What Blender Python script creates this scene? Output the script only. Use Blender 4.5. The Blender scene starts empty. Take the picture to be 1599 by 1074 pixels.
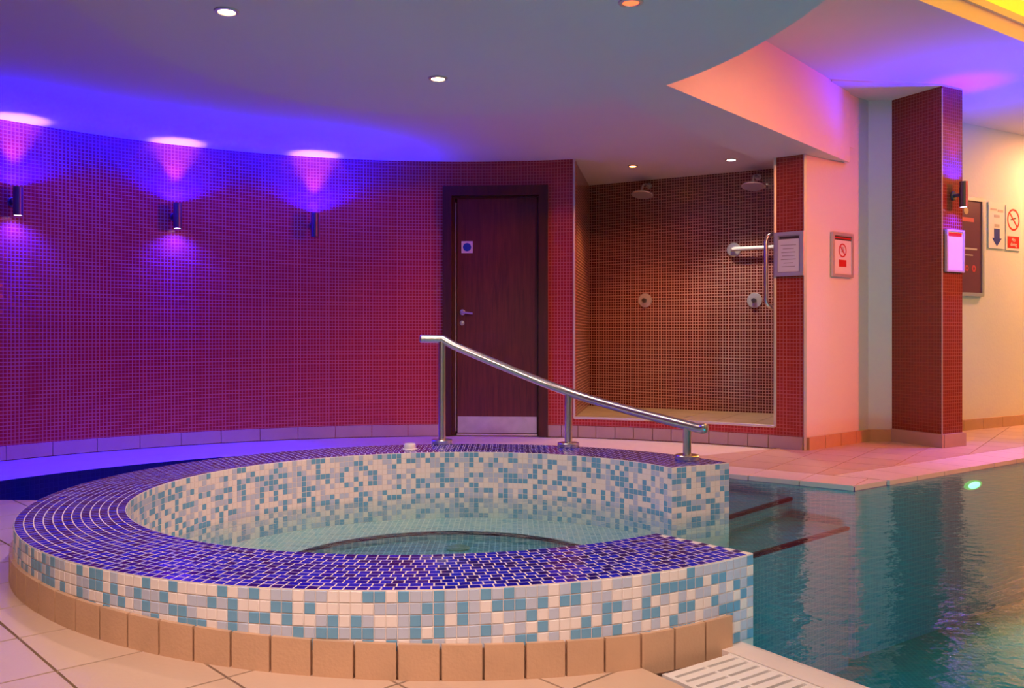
import bpy, bmesh, math, random
from mathutils import Vector, Matrix
random.seed(7)
S = bpy.context.scene
COL = S.collection
PI = math.pi
rad = math.radians

# ------------------------------------------------------------------ camera
EYE = Vector((0.0, 0.0, 0.836))
F, HX, HY = 1370.0, 799.5, 522.0            # focal length and principal point in 1599x1074 pixels
cam = bpy.data.cameras.new('camera')
cam.sensor_width = 36.0
cam.lens = 36.0 * F / 1599.0
cam.shift_y = -(537.0 - HY) / 1599.0
cam.clip_start = 0.05
cam_o = bpy.data.objects.new('camera', cam)
COL.objects.link(cam_o)
cam_o.location = EYE
cam_o.rotation_euler = (PI / 2, 0, 0)
S.camera = cam_o

# ------------------------------------------------------------------ world, view, big lights
w = bpy.data.worlds.new('world')
S.world = w
w.use_nodes = True
w.node_tree.nodes['Background'].inputs[0].default_value = (0.30, 0.20, 0.32, 1)
w.node_tree.nodes['Background'].inputs[1].default_value = 0.02
S.view_settings.view_transform = 'Standard'
S.view_settings.look = 'None'
S.view_settings.exposure = -0.08
S.view_settings.gamma = 1.0
S.view_settings.use_curve_mapping = False
S.cycles.use_denoising = True
S.cycles.max_bounces = 6
S.cycles.diffuse_bounces = 3
S.cycles.glossy_bounces = 3
S.cycles.transparent_max_bounces = 8
S.cycles.sample_clamp_indirect = 6.0
S.cycles.caustics_reflective = False
S.cycles.caustics_refractive = False

# light strengths (W) in one place
E_BLUE_WIDE, E_BLUE_HOT, E_BLUE_DOWN = 215.0, 75.0, 150.0
BLUE = (0.0, 0.0, 1.0)
E_DISC = 60.0          # downlights of the round ceiling over the tub
E_DECK = 310.0          # unseen downlights added over the near deck
E_RED = 480.0          # unseen red flood lamp, added to redden the right-hand walls
E_TRAY = 1.7           # yellow light tray over the pool
E_SHOWER = 68.0
E_POOL = 160.0
WARM = (1.0, 0.71, 0.61)

# ------------------------------------------------------------------ plan of the place (metres, eye at the origin, looking along +Y)
TC = Vector((-0.33, 3.58))                  # tub centre
WC, WR = Vector((-0.398, 3.414)), 3.852     # centre and radius of the curved wall
U = Vector((0.818, 0.575)); V = Vector((-0.575, 0.818))
Q = Vector((1.887, 4.833))                  # corner of the pool edge
E1 = Vector((-0.81, 0.586)); N1 = Vector((0.586, 0.81))
N0 = Vector((0.674, 2.43))                  # near pool edge starts here and runs along -V
RIM = 0.211
WATER = -0.02
CEIL_LOW, CEIL_BEAM, CEIL_UP = 2.265, 2.135, 2.68
TH0, TH1 = rad(26.5), rad(313.5)            # the tub wall runs between these angles

def wob(t): return 0.040 * math.cos(t) - 0.005 * math.sin(t) + 0.042 * math.cos(2 * t) + 0.022 * math.sin(2 * t)
def r_out(t): return 1.473 + wob(t)
def r_in(t): return 1.130 + wob(t)
def tubp(t, r): return Vector((TC.x + r * math.cos(t), TC.y + r * math.sin(t)))
def ray(x, y): return Vector(((x - HX) / F, 1.0, (HY - y) / F))
def on_z(x, y, z):
    d = ray(x, y); k = (z - EYE.z) / d.z
    return EYE + d * k
def on_plane(x, y, p, n):                   # point of a vertical plane (plan point p, plan normal n)
    d = ray(x, y); k = (p.x * n.x + p.y * n.y) / (d.x * n.x + d.y * n.y)
    return EYE + d * k
def wall_dir(x):                            # plan point of the curved wall under image column x
    a = (x - HX) / F
    A = a * a + 1; B = -2 * (a * WC.x + WC.y); Cc = WC.length_squared - WR * WR
    Y = (-B + math.sqrt(B * B - 4 * A * Cc)) / (2 * A)
    return Vector((a * Y, Y))
def wall_ang(x):
    p = wall_dir(x) - WC
    return math.atan2(p.y, p.x)
def floor_front_z(x): return max(-0.03, min(0.04, -0.04 * (x + 0.4)))

# ------------------------------------------------------------------ materials
MATS = {}
def nodes(name):
    m = bpy.data.materials.new(name); m.use_nodes = True
    nt = m.node_tree
    b = nt.nodes['Principled BSDF']
    MATS[name] = m
    return m, nt, b
def setp(b, **k):
    for a, v in k.items():
        key = {'col': 'Base Color', 'rough': 'Roughness', 'metal': 'Metallic', 'spec': 'Specular IOR Level', 'coat': 'Coat Weight'}[a]
        b.inputs[key].default_value = (*v, 1) if isinstance(v, tuple) else v
def plain(name, col, rough=0.5, metal=0.0, var=0.12, scale=6.0, bump=0.0, bscale=60.0, spec=0.5):
    m, nt, b = nodes(name)
    setp(b, col=col, rough=rough, metal=metal, spec=spec)
    N = nt.nodes; L = nt.links
    tc = N.new('ShaderNodeTexCoord')
    nz = N.new('ShaderNodeTexNoise'); nz.inputs['Scale'].default_value = scale; nz.inputs['Detail'].default_value = 5
    L.new(tc.outputs['Object'], nz.inputs['Vector'])
    mr = N.new('ShaderNodeMapRange'); mr.inputs[3].default_value = 1 - var; mr.inputs[4].default_value = 1 + var
    L.new(nz.outputs['Fac'], mr.inputs[0])
    mx = N.new('ShaderNodeVectorMath'); mx.operation = 'SCALE'; mx.inputs[0].default_value = col
    L.new(mr.outputs[0], mx.inputs['Scale']); L.new(mx.outputs[0], b.inputs['Base Color'])
    if bump:
        n2 = N.new('ShaderNodeTexNoise'); n2.inputs['Scale'].default_value = bscale; n2.inputs['Detail'].default_value = 4
        L.new(tc.outputs['Object'], n2.inputs['Vector'])
        bp = N.new('ShaderNodeBump'); bp.inputs['Strength'].default_value = bump; bp.inputs['Distance'].default_value = 0.01
        L.new(n2.outputs['Fac'], bp.inputs['Height']); L.new(bp.outputs[0], b.inputs['Normal'])
    return m
def mosaic(name, c1, c2, grout, pitch=0.025, gap=0.10, rough=0.18, tilt=0.05, spec=0.5):
    m, nt, b = nodes(name)
    N = nt.nodes; L = nt.links
    uv = N.new('ShaderNodeUVMap')
    br = N.new('ShaderNodeTexBrick')
    br.offset = 0.0; br.squash = 1.0
    br.inputs['Color1'].default_value = (*c1, 1); br.inputs['Color2'].default_value = (*c2, 1); br.inputs['Mortar'].default_value = (*grout, 1)
    br.inputs['Scale'].default_value = 1.0 / pitch
    br.inputs['Brick Width'].default_value = 1.0; br.inputs['Row Height'].default_value = 1.0
    br.inputs['Mortar Size'].default_value = gap; br.inputs['Mortar Smooth'].default_value = 0.15
    L.new(uv.outputs[0], br.inputs['Vector']); L.new(br.outputs['Color'], b.inputs['Base Color'])
    sc = N.new('ShaderNodeVectorMath'); sc.operation = 'SCALE'; sc.inputs['Scale'].default_value = 1.0 / pitch
    fl = N.new('ShaderNodeVectorMath'); fl.operation = 'FLOOR'
    wn = N.new('ShaderNodeTexWhiteNoise'); wn.noise_dimensions = '3D'
    L.new(uv.outputs[0], sc.inputs[0]); L.new(sc.outputs[0], fl.inputs[0]); L.new(fl.outputs[0], wn.inputs['Vector'])
    sb = N.new('ShaderNodeVectorMath'); sb.operation = 'SUBTRACT'; sb.inputs[1].default_value = (0.5, 0.5, 0.5)
    ts = N.new('ShaderNodeVectorMath'); ts.operation = 'SCALE'; ts.inputs['Scale'].default_value = tilt
    ge = N.new('ShaderNodeNewGeometry')
    ad = N.new('ShaderNodeVectorMath'); ad.operation = 'ADD'
    nm = N.new('ShaderNodeVectorMath'); nm.operation = 'NORMALIZE'
    L.new(wn.outputs['Color'], sb.inputs[0]); L.new(sb.outputs[0], ts.inputs[0])
    L.new(ge.outputs['Normal'], ad.inputs[0]); L.new(ts.outputs[0], ad.inputs[1]); L.new(ad.outputs[0], nm.inputs[0])
    iv = N.new('ShaderNodeMath'); iv.operation = 'SUBTRACT'; iv.inputs[0].default_value = 1.0
    L.new(br.outputs['Fac'], iv.inputs[1])
    bp = N.new('ShaderNodeBump'); bp.inputs['Strength'].default_value = 0.5; bp.inputs['Distance'].default_value = 0.003
    L.new(iv.outputs[0], bp.inputs['Height']); L.new(nm.outputs[0], bp.inputs['Normal']); L.new(bp.outputs[0], b.inputs['Normal'])
    rg = N.new('ShaderNodeMapRange'); rg.inputs[3].default_value = rough; rg.inputs[4].default_value = 0.75
    L.new(br.outputs['Fac'], rg.inputs[0]); L.new(rg.outputs[0], b.inputs['Roughness'])
    b.inputs['Specular IOR Level'].default_value = spec
    return m
def glow(name, col, strength):
    m, nt, b = nodes(name)
    b.inputs['Base Color'].default_value = (*col, 1)
    b.inputs['Emission Color'].default_value = (*col, 1)
    b.inputs['Emission Strength'].default_value = strength
    return m
def wood(name, c1, c2):
    m, nt, b = nodes(name)
    N = nt.nodes; L = nt.links
    tc = N.new('ShaderNodeTexCoord'); mp = N.new('ShaderNodeMapping'); mp.inputs['Scale'].default_value = (14, 14, 1.2)
    nz = N.new('ShaderNodeTexNoise'); nz.inputs['Scale'].default_value = 3; nz.inputs['Detail'].default_value = 8; nz.inputs['Distortion'].default_value = 0.6
    cr = N.new('ShaderNodeValToRGB'); cr.color_ramp.elements[0].color = (*c1, 1); cr.color_ramp.elements[1].color = (*c2, 1)
    cr.color_ramp.elements[0].position = 0.3; cr.color_ramp.elements[1].position = 0.75
    L.new(tc.outputs['Object'], mp.inputs[0]); L.new(mp.outputs[0], nz.inputs['Vector']); L.new(nz.outputs['Fac'], cr.inputs[0]); L.new(cr.outputs[0], b.inputs['Base Color'])
    b.inputs['Roughness'].default_value = 0.38
    return m

M_RED = mosaic('red_mosaic', (0.50, 0.028, 0.018), (0.40, 0.018, 0.014), (0.62, 0.16, 0.135), gap=0.12, tilt=0.07)
M_PILLAR = mosaic('orange_red_mosaic', (0.42, 0.036, 0.010), (0.34, 0.026, 0.008), (0.52, 0.13, 0.08), gap=0.12, tilt=0.05)
M_COLUMN = mosaic('dark_red_mosaic', (0.25, 0.022, 0.008), (0.20, 0.016, 0.007), (0.32, 0.085, 0.05), gap=0.10, tilt=0.05)
M_BROWN = mosaic('brown_mosaic', (0.15, 0.014, 0.008), (0.095, 0.009, 0.006), (0.62, 0.32, 0.25), gap=0.13, tilt=0.05)
M_POOL = mosaic('pool_mosaic', (0.06, 0.36, 0.46), (0.05, 0.31, 0.42), (0.11, 0.42, 0.50), pitch=0.028, gap=0.1, rough=0.6, tilt=0.0, spec=0.1)
M_NAVY_FIELD = mosaic('navy_mosaic', (0.005, 0.009, 0.30), (0.004, 0.007, 0.24), (0.010, 0.016, 0.30), pitch=0.028, rough=0.55, tilt=0.0, spec=0.15)
M_NOSING = plain('black_blue_nosing_tile', (0.003, 0.004, 0.022), 0.5, var=0.1, spec=0.2)
M_BENCH = mosaic('bench_mosaic', (0.80, 0.76, 0.70), (0.46, 0.56, 0.60), (0.72, 0.66, 0.60), pitch=0.027)
M_WELL = mosaic('footwell_mosaic', (0.20, 0.38, 0.44), (0.14, 0.30, 0.38), (0.32, 0.46, 0.48), pitch=0.027)
M_PLASTER = plain('white_plaster', (0.80, 0.76, 0.74), 0.75, var=0.04, scale=2, bump=0.15, bscale=40)
M_CEIL = plain('ceiling_paint', (0.86, 0.80, 0.82), 0.85, var=0.03, scale=1.5, bump=0.1, bscale=50)
M_TILE = plain('beige_floor_tile', (0.62, 0.43, 0.305), 0.42, var=0.10, scale=3.0, bump=0.08, bscale=90)
M_TILE2 = plain('beige_floor_tile_paler', (0.65, 0.455, 0.325), 0.42, var=0.10, scale=3.0, bump=0.08, bscale=90)
M_SKIRT = plain('terracotta_skirting_tile', (0.62, 0.38, 0.23), 0.5, var=0.14, scale=9, bump=0.15, bscale=120)
M_SKIRT2 = plain('pinkish_skirting_tile', (0.50, 0.36, 0.32), 0.5, var=0.12, scale=9, bump=0.1, bscale=120)
M_JOINT = plain('dark_floor_grout', (0.16, 0.105, 0.08), 0.9, var=0.15)
M_PALEJOINT = plain('pale_grout', (0.78, 0.68, 0.62), 0.85, var=0.06)
M_COPING = plain('pale_coping_stone', (0.76, 0.65, 0.60), 0.5, var=0.10, scale=7, bump=0.1, bscale=80)
M_STEEL = plain('brushed_steel', (0.72, 0.68, 0.63), 0.28, metal=1.0, var=0.05, scale=30)
M_CHROME = plain('chrome', (0.84, 0.80, 0.78), 0.25, metal=0.55, var=0.02)
M_DULLSTEEL = plain('dull_kick_plate_steel', (0.62, 0.60, 0.62), 0.42, metal=0.6, var=0.22, scale=12)
M_LAMPBODY = plain('dark_anodised_metal', (0.16, 0.15, 0.17), 0.35, metal=0.85, var=0.04)
M_WOOD = wood('dark_red_wood', (0.080, 0.012, 0.008), (0.17, 0.030, 0.018))
M_FRAMEWOOD = wood('dark_frame_wood', (0.048, 0.008, 0.006), (0.095, 0.016, 0.010))
M_TRIM = plain('aluminium_edge_trim', (0.78, 0.72, 0.70), 0.35, metal=0.5, var=0.03)
M_WHITE = plain('white_plastic', (0.86, 0.84, 0.80), 0.4, var=0.02)
M_PAPER = plain('white_paper', (0.85, 0.82, 0.84), 0.8, var=0.03)
M_SIGNWHITE = plain('white_sign_board', (0.86, 0.78, 0.76), 0.5, var=0.02)
M_SIGNRED = plain('red_print', (0.60, 0.012, 0.012), 0.5, var=0.03)
M_SIGNBLUE = plain('blue_print', (0.012, 0.03, 0.33), 0.5, var=0.03)
M_SIGNDARK = plain('dark_print', (0.05, 0.03, 0.03), 0.5, var=0.03)
M_GREYPRINT = plain('grey_print', (0.50, 0.42, 0.42), 0.6, var=0.05)
M_POSTER = plain('maroon_poster', (0.20, 0.055, 0.085), 0.3, var=0.08)
M_POSTERTEXT = plain('pale_print', (0.66, 0.50, 0.48), 0.5, var=0.03)
M_POSTERRED = plain('bright_red_print', (0.70, 0.06, 0.08), 0.5, var=0.03)
M_GOLD = plain('gold_print', (0.55, 0.33, 0.15), 0.45, var=0.05)
M_FRAME = plain('silver_sign_frame', (0.66, 0.62, 0.64), 0.35, metal=0.5, var=0.03)
M_CLOCKBLUE = plain('blue_disc', (0.01, 0.06, 0.40), 0.4, var=0.03)
M_GRATE = plain('white_grating_plastic', (0.82, 0.76, 0.72), 0.45, var=0.04)
M_DRAIN = plain('grey_green_drain', (0.22, 0.28, 0.20), 0.4, var=0.05)
M_TAN = plain('tan_shower_tile', (0.50, 0.36, 0.20), 0.45, var=0.25, scale=5, bump=0.1, bscale=60)
M_MO = [plain('white_mosaic_glass', (0.86, 0.78, 0.74), 0.22, var=0.05, scale=4),
        plain('pale_blue_mosaic_glass', (0.52, 0.58, 0.72), 0.22, var=0.10, scale=5),
        plain('mid_blue_mosaic_glass', (0.16, 0.39, 0.60), 0.22, var=0.14, scale=5)]
M_RIM = [plain('cobalt_rim_glass', (0.014, 0.024, 0.66), 0.10, var=0.15, scale=20, spec=1.0),
         plain('navy_rim_glass', (0.008, 0.010, 0.40), 0.10, var=0.15, scale=20, spec=1.0),
         plain('dark_plum_rim_glass', (0.012, 0.006, 0.22), 0.10, var=0.15, scale=20, spec=1.0)]
M_LED = glow('lit_led_lens', (0.85, 0.72, 1.0), 6.0)
M_LAMPWARM = glow('lit_warm_lens', (1.0, 0.80, 0.52), 14.0)
M_LAMPAMBER = glow('lit_amber_lens', (1.0, 0.62, 0.22), 9.0)
M_LAMPWHITE = glow('lit_white_lens', (1.0, 0.95, 0.88), 14.0)
M_LAMPOFF = glow('dim_amber_lens', (1.0, 0.42, 0.20), 0.45)
M_TRAY = glow('yellow_light_tray', (1.0, 0.50, 0.02), E_TRAY)
M_GREEN = glow('lit_green_pool_lens', (0.30, 1.0, 0.50), 4.0)
M_GREENHALO = glow('painted_green_halo', (0.0, 1.0, 0.28), 0.45)  # glowing bezel stands in for the green halo round the lens
M_ADDEDRED = glow('added_red_lens', (1.0, 0.15, 0.15), 4.0)  # lens of the added red and pink lamps
M_ADDEDCYAN = glow('added_cyan_lens', (0.3, 0.9, 1.0), 4.0)  # lens of the added cyan lamps

def water_mat():
    m = bpy.data.materials.new('pool_water'); m.use_nodes = True
    nt = m.node_tree; N = nt.nodes; L = nt.links
    N.remove(N['Principled BSDF'])
    out = N['Material Output']
    tc = N.new('ShaderNodeTexCoord')
    mp = N.new('ShaderNodeMapping'); mp.inputs['Rotation'].default_value = (0, 0, 0.6); mp.inputs['Scale'].default_value = (1.0, 1.6, 1.0)
    nz = N.new('ShaderNodeTexNoise'); nz.inputs['Scale'].default_value = 11.0; nz.inputs['Detail'].default_value = 3
    bp = N.new('ShaderNodeBump'); bp.inputs['Strength'].default_value = 0.10; bp.inputs['Distance'].default_value = 0.05
    L.new(tc.outputs['Object'], mp.inputs[0]); L.new(mp.outputs[0], nz.inputs['Vector']); L.new(nz.outputs['Fac'], bp.inputs['Height'])
    lw = N.new('ShaderNodeLayerWeight'); lw.inputs['Blend'].default_value = 0.5
    L.new(bp.outputs[0], lw.inputs['Normal'])
    pw = N.new('ShaderNodeMath'); pw.operation = 'POWER'; pw.inputs[1].default_value = 5.0
    L.new(lw.outputs['Facing'], pw.inputs[0])
    ma = N.new('ShaderNodeMath'); ma.operation = 'MULTIPLY_ADD'; ma.inputs[1].default_value = 0.98; ma.inputs[2].default_value = 0.02
    L.new(pw.outputs[0], ma.inputs[0])
    tr = N.new('ShaderNodeBsdfTransparent')
    gl = N.new('ShaderNodeBsdfGlossy'); gl.inputs['Roughness'].default_value = 0.03
    L.new(bp.outputs[0], gl.inputs['Normal'])
    mx = N.new('ShaderNodeMixShader')
    L.new(ma.outputs[0], mx.inputs[0]); L.new(tr.outputs[0], mx.inputs[1]); L.new(gl.outputs[0], mx.inputs[2])
    L.new(mx.outputs[0], out.inputs['Surface'])
    va = N.new('ShaderNodeVolumeAbsorption'); va.inputs['Color'].default_value = (0.10, 0.84, 0.86, 1); va.inputs['Density'].default_value = 1.4
    L.new(va.outputs[0], out.inputs['Volume'])
    return m
M_WATER = water_mat()

# ------------------------------------------------------------------ mesh helpers
class MB:
    def __init__(s): s.v = []; s.f = []; s.m = []; s.uv = []
    def add(s, verts, faces, mi=0, uvs=None):
        o = len(s.v); s.v += [tuple(p) for p in verts]
        for i, f in enumerate(faces):
            s.f.append(tuple(o + k for k in f)); s.m.append(mi if isinstance(mi, int) else mi[i])
            s.uv.append(uvs[i] if uvs else [(verts[k][0], verts[k][1]) for k in f])
        return s
    def box(s, c, size, mi=0, M=None):
        x, y, z = (d / 2 for d in size)
        vs = [Vector((c[0] + a * x, c[1] + b * y, c[2] + d * z)) for d in (-1, 1) for b in (-1, 1) for a in (-1, 1)]
        if M: vs = [M @ p for p in vs]
        s.add(vs, [(0, 2, 3, 1), (4, 5, 7, 6), (0, 1, 5, 4), (2, 6, 7, 3), (0, 4, 6, 2), (1, 3, 7, 5)], mi)
        return s
    def quad_wall(s, a, b, z0, z1, mi=0, u0=0.0):       # vertical wall piece, UV in metres
        L = (Vector(b) - Vector(a)).length
        s.add([(a[0], a[1], z0), (b[0], b[1], z0), (b[0], b[1], z1), (a[0], a[1], z1)], [(0, 1, 2, 3)], mi,
              [[(u0, z0), (u0 + L, z0), (u0 + L, z1), (u0, z1)]])
        return u0 + L
    def prism(s, poly, z0, z1, mi_top=0, mi_side=0, mi_bot=None):
        n = len(poly)
        zt = [z1(p) if callable(z1) else z1 for p in poly]
        top = [(p[0], p[1], z) for p, z in zip(poly, zt)]; bot = [(p[0], p[1], z0) for p in poly]
        area = sum(poly[i][0] * poly[(i + 1) % n][1] - poly[(i + 1) % n][0] * poly[i][1] for i in range(n))
        order = list(range(n)) if area > 0 else list(range(n - 1, -1, -1))
        s.add(top, [tuple(order)], mi_top)
        s.add(bot, [tuple(reversed(order))], mi_side if mi_bot is None else mi_bot)
        u = 0.0
        for k in range(n):
            i, j = order[k], order[(k + 1) % n]
            L = math.hypot(poly[j][0] - poly[i][0], poly[j][1] - poly[i][1])
            s.add([bot[i], bot[j], top[j], top[i]], [(0, 1, 2, 3)], mi_side, [[(u, z0), (u + L, z0), (u + L, zt[j]), (u, zt[i])]])
            u += L
        return s
    def tube(s, pts, r, n=16, mi=0, cap=True, closed=False):
        pts = [Vector(p) for p in pts]
        rings = []
        prev = None
        for i, p in enumerate(pts):
            a = pts[max(i - 1, 0)]; b = pts[min(i + 1, len(pts) - 1)]
            t = (b - a).normalized()
            if prev is None:
                up = Vector((0, 0, 1)) if abs(t.z) < 0.9 else Vector((1, 0, 0))
                x = t.cross(up).normalized()
            else:
                x = (prev - t * prev.dot(t)).normalized()
            prev = x
            y = t.cross(x)
            rr = r[i] if isinstance(r, (list, tuple)) else r
            rings.append([p + x * rr * math.cos(2 * PI * k / n) + y * rr * math.sin(2 * PI * k / n) for k in range(n)])
        vs = [p for ring in rings for p in ring]
        fs = []
        for i in range(len(pts) - 1):
            for k in range(n):
                fs.append((i * n + k, i * n + (k + 1) % n, (i + 1) * n + (k + 1) % n, (i + 1) * n + k))
        if cap:
            fs.append(tuple(range(n - 1, -1, -1))); fs.append(tuple((len(pts) - 1) * n + k for k in range(n)))
        s.add(vs, fs, mi)
        return s
    def lathe(s, prof, n=24, mi=0, M=None):             # prof: (r, z) pairs, about local Z
        vs = []; fs = []
        for (r, z) in prof:
            for k in range(n):
                p = Vector((r * math.cos(2 * PI * k / n), r * math.sin(2 * PI * k / n), z))
                vs.append(M @ p if M else p)
        for i in range(len(prof) - 1):
            for k in range(n):
                fs.append((i * n + k, i * n + (k + 1) % n, (i + 1) * n + (k + 1) % n, (i + 1) * n + k))
        if prof[0][0] > 1e-5: fs.append(tuple(range(n - 1, -1, -1)))
        if prof[-1][0] > 1e-5: fs.append(tuple((len(prof) - 1) * n + k for k in range(n)))
        s.add(vs, fs, mi)
        return s
    def mesh(s, name, mats, smooth=False, fix=True):
        me = bpy.data.meshes.new(name)
        me.from_pydata(s.v, [], s.f)
        ul = me.uv_layers.new(name='UVMap')
        for p, uv in zip(me.polygons, s.uv):
            for li, c in zip(p.loop_indices, uv): ul.data[li].uv = c
        for mm in (mats if isinstance(mats, (list, tuple)) else [mats]): me.materials.append(mm)
        me.polygons.foreach_set('material_index', s.m)
        if fix:
            bm = bmesh.new(); bm.from_mesh(me)
            bmesh.ops.triangulate(bm, faces=[f for f in bm.faces if len(f.verts) > 8])
            bm.to_mesh(me); bm.free()
        if smooth:
            me.polygons.foreach_set('use_smooth', [True] * len(me.polygons))
            if hasattr(me, 'set_sharp_from_angle'): me.set_sharp_from_angle(angle=rad(35))
        me.update()
        return me
    def build(s, name, mats, parent=None, smooth=False, fix=True):
        o = bpy.data.objects.new(name, s.mesh(name, mats, smooth, fix))
        COL.objects.link(o)
        if parent: o.parent = parent
        return o
def tag(o, label=None, cat=None, group=None, kind=None):
    if label: o['label'] = label
    if cat: o['category'] = cat
    if group: o['group'] = group
    if kind: o['kind'] = kind
    return o
def empty(name, loc, label, cat, group=None, kind=None):
    o = bpy.data.objects.new(name, None); o.empty_display_size = 0.05
    COL.objects.link(o); o.location = loc
    return tag(o, label, cat, group, kind)
def frame(p, n, up=Vector((0, 0, 1))):                  # local X right (seen from the front), Y up, Z out of the surface
    n = Vector(n).normalized(); x = up.cross(n).normalized(); y = n.cross(x)
    M = Matrix((x, y, n)).transposed().to_4x4(); M.translation = Vector(p)
    return M
def spot(name, loc, dirv, energy, col, size, blend, radius, parent=None):
    l = bpy.data.lights.new(name, 'SPOT'); l.energy = energy; l.color = col; l.spot_size = rad(size); l.spot_blend = blend; l.shadow_soft_size = radius
    o = bpy.data.objects.new(name, l); COL.objects.link(o)
    o.location = loc; o.rotation_euler = Vector(dirv).to_track_quat('-Z', 'Y').to_euler()
    if parent:
        o.parent = parent; o.matrix_parent_inverse = Matrix.Translation(-parent.location)
    return o
def arc_pts(t0, t1, rf, n, c=TC):
    return [Vector((c.x + (rf(t) if callable(rf) else rf) * math.cos(t), c.y + (rf(t) if callable(rf) else rf) * math.sin(t))) for t in (t0 + (t1 - t0) * i / n for i in range(n + 1))]
def clip(poly, p, n):                                   # keep the side of a line where n points
    out = []
    for i in range(len(poly)):
        a, b = poly[i], poly[(i + 1) % len(poly)]
        da, db = (a - p).dot(n), (b - p).dot(n)
        if da >= 0: out.append(a)
        if (da >= 0) != (db >= 0): out.append(a + (b - a) * (da / (da - db)))
    return out
def dense(poly, n=6):
    return [a + (b - a) * (k / n) for a, b in zip(poly, poly[1:] + poly[:1]) for k in range(n)]
def area(poly): return 0.5 * abs(sum(a.x * b.y - b.x * a.y for a, b in zip(poly, poly[1:] + poly[:1])))
def lay_tiles(parent, origin, d1, d2, i0, i1, j0, j1, pitch, gap, halfplanes, pushes, zf, name, mats, thick=0.006):
    """square tiles cut to the shape of the floor; pushes: (centre, radius function, outward?)"""
    for i in range(i0, i1):
        for j in range(j0, j1):
            c = [origin + d1 * ((i + a) * pitch) + d2 * ((j + b) * pitch) for a, b in ((0, 0), (1, 0), (1, 1), (0, 1))]
            m = (c[0] + c[2]) / 2
            poly = [m + (q - m) * (1 - gap / pitch) for q in c]
            for p, n in halfplanes:
                poly = clip(poly, p, n)
                if len(poly) < 3: break
            if len(poly) < 3: continue
            bad = False
            for cc, rf, outward in pushes:
                ins = [((q - cc).length < rf(math.atan2(q.y - cc.y, q.x - cc.x))) == outward for q in poly]
                if all(ins) : bad = True; break
                dd = dense(poly)
                new = []; hit = False
                for q in dd:
                    d = q - cc; R = rf(math.atan2(d.y, d.x))
                    if (d.length < R) == outward: q = cc + d * (R / d.length); hit = True
                    new.append(q)
                if hit: poly = new
            if bad or area(poly) < 0.0012: continue
            MB().prism([(q.x, q.y) for q in poly], min(zf(q) for q in poly) - 0.012, lambda q: zf(Vector(q)) + thick * 0, 0, 0).build(name, random.choice(mats), parent)

# ================================================================== STRUCTURE
def struct(o, label=None):
    o['kind'] = 'structure'
    if label: o['label'] = label
    return o
def ins(p, d=0.0): return p
P2 = lambda p: (p[0], p[1])

# ---- plan points of the right-hand side
PIL_L = wall_dir(1209.5); PIL_R = wall_dir(1255.5)
WW1 = Vector((2.793, 6.860)) + Vector((0.0, 0.02))      # far end of the pink wall
COL_L = Vector((2.975, 6.870)); COL_F = Vector((3.172, 6.472)); COL_R = Vector((3.385, 6.595)); COL_B = Vector((3.19, 6.99))
RW0 = Vector((3.912, 7.635)); RWD = Vector((0.855, 0.519))
def rwp(t): return RW0 + RWD * t
SH_A = Vector((0.742, 8.43)); SH_B = Vector((2.25, 7.57)); SHD = (SH_B - SH_A).normalized(); SHN = Vector((SHD.y, -SHD.x))
SH_B2 = SH_B + SHD * 0.25
SH_L = wall_dir(896.5)
SILL = 0.154

# ---- curved wall
def arc_wall(name, x_or_a0, x_or_a1, z0, z1, mat, thick=0.12, n=40, ang=False):
    a0 = x_or_a0 if ang else wall_ang(x_or_a0); a1 = x_or_a1 if ang else wall_ang(x_or_a1)
    m = MB()
    for i in range(n):
        t0 = a0 + (a1 - a0) * i / n; t1 = a0 + (a1 - a0) * (i + 1) / n
        p = [WC + Vector((math.cos(t), math.sin(t))) * r for r in (WR, WR + thick) for t in (t0, t1)]
        u0, u1 = -t0 * WR, -t1 * WR
        m.add([(*p[0], z0), (*p[1], z0), (*p[1], z1), (*p[0], z1)], [(3, 2, 1, 0)] if a1 > a0 else [(0, 1, 2, 3)], 0,
              [[(u0, z1), (u1, z1), (u1, z0), (u0, z0)] if a1 > a0 else [(u0, z0), (u1, z0), (u1, z1), (u0, z1)]])
        m.add([(*p[2], z0), (*p[3], z0), (*p[3], z1), (*p[2], z1)], [(3, 2, 1, 0)] if a1 < a0 else [(0, 1, 2, 3)], 0)
        m.add([(*p[0], z1), (*p[1], z1), (*p[3], z1), (*p[2], z1)], [(0, 1, 2, 3)], 0)
        m.add([(*p[0], z0), (*p[1], z0), (*p[3], z0), (*p[2], z0)], [(3, 2, 1, 0)], 0)
        if i == 0: m.add([(*p[0], z0), (*p[2], z0), (*p[2], z1), (*p[0], z1)], [(0, 1, 2, 3)], 0, [[(u0, z0), (u0 + thick, z0), (u0 + thick, z1), (u0, z1)]])
        if i == n - 1: m.add([(*p[1], z0), (*p[3], z0), (*p[3], z1), (*p[1], z1)], [(0, 1, 2, 3)], 0, [[(u1, z0), (u1 + thick, z0), (u1 + thick, z1), (u1, z1)]])
    return struct(m.build(name, mat))
DOOR_TOP = 2.060
arc_wall('wall_left', PI + 0.25, wall_ang(695), -0.01, 2.40, M_RED, n=80, ang=True)
arc_wall('wall_back', 695, 853, DOOR_TOP - 0.03, 2.40, M_RED, n=16)
arc_wall('wall_back', 853, 896.5, -0.01, 2.40, M_RED, n=8)
arc_wall('wall_sill', 896.5, 1209.5, -0.01, SILL, M_RED, thick=0.10, n=24)
arc_wall('wall_pillar', 1209.5, 1255.5, -0.01, 2.40, M_PILLAR, thick=0.16, n=6)

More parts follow.
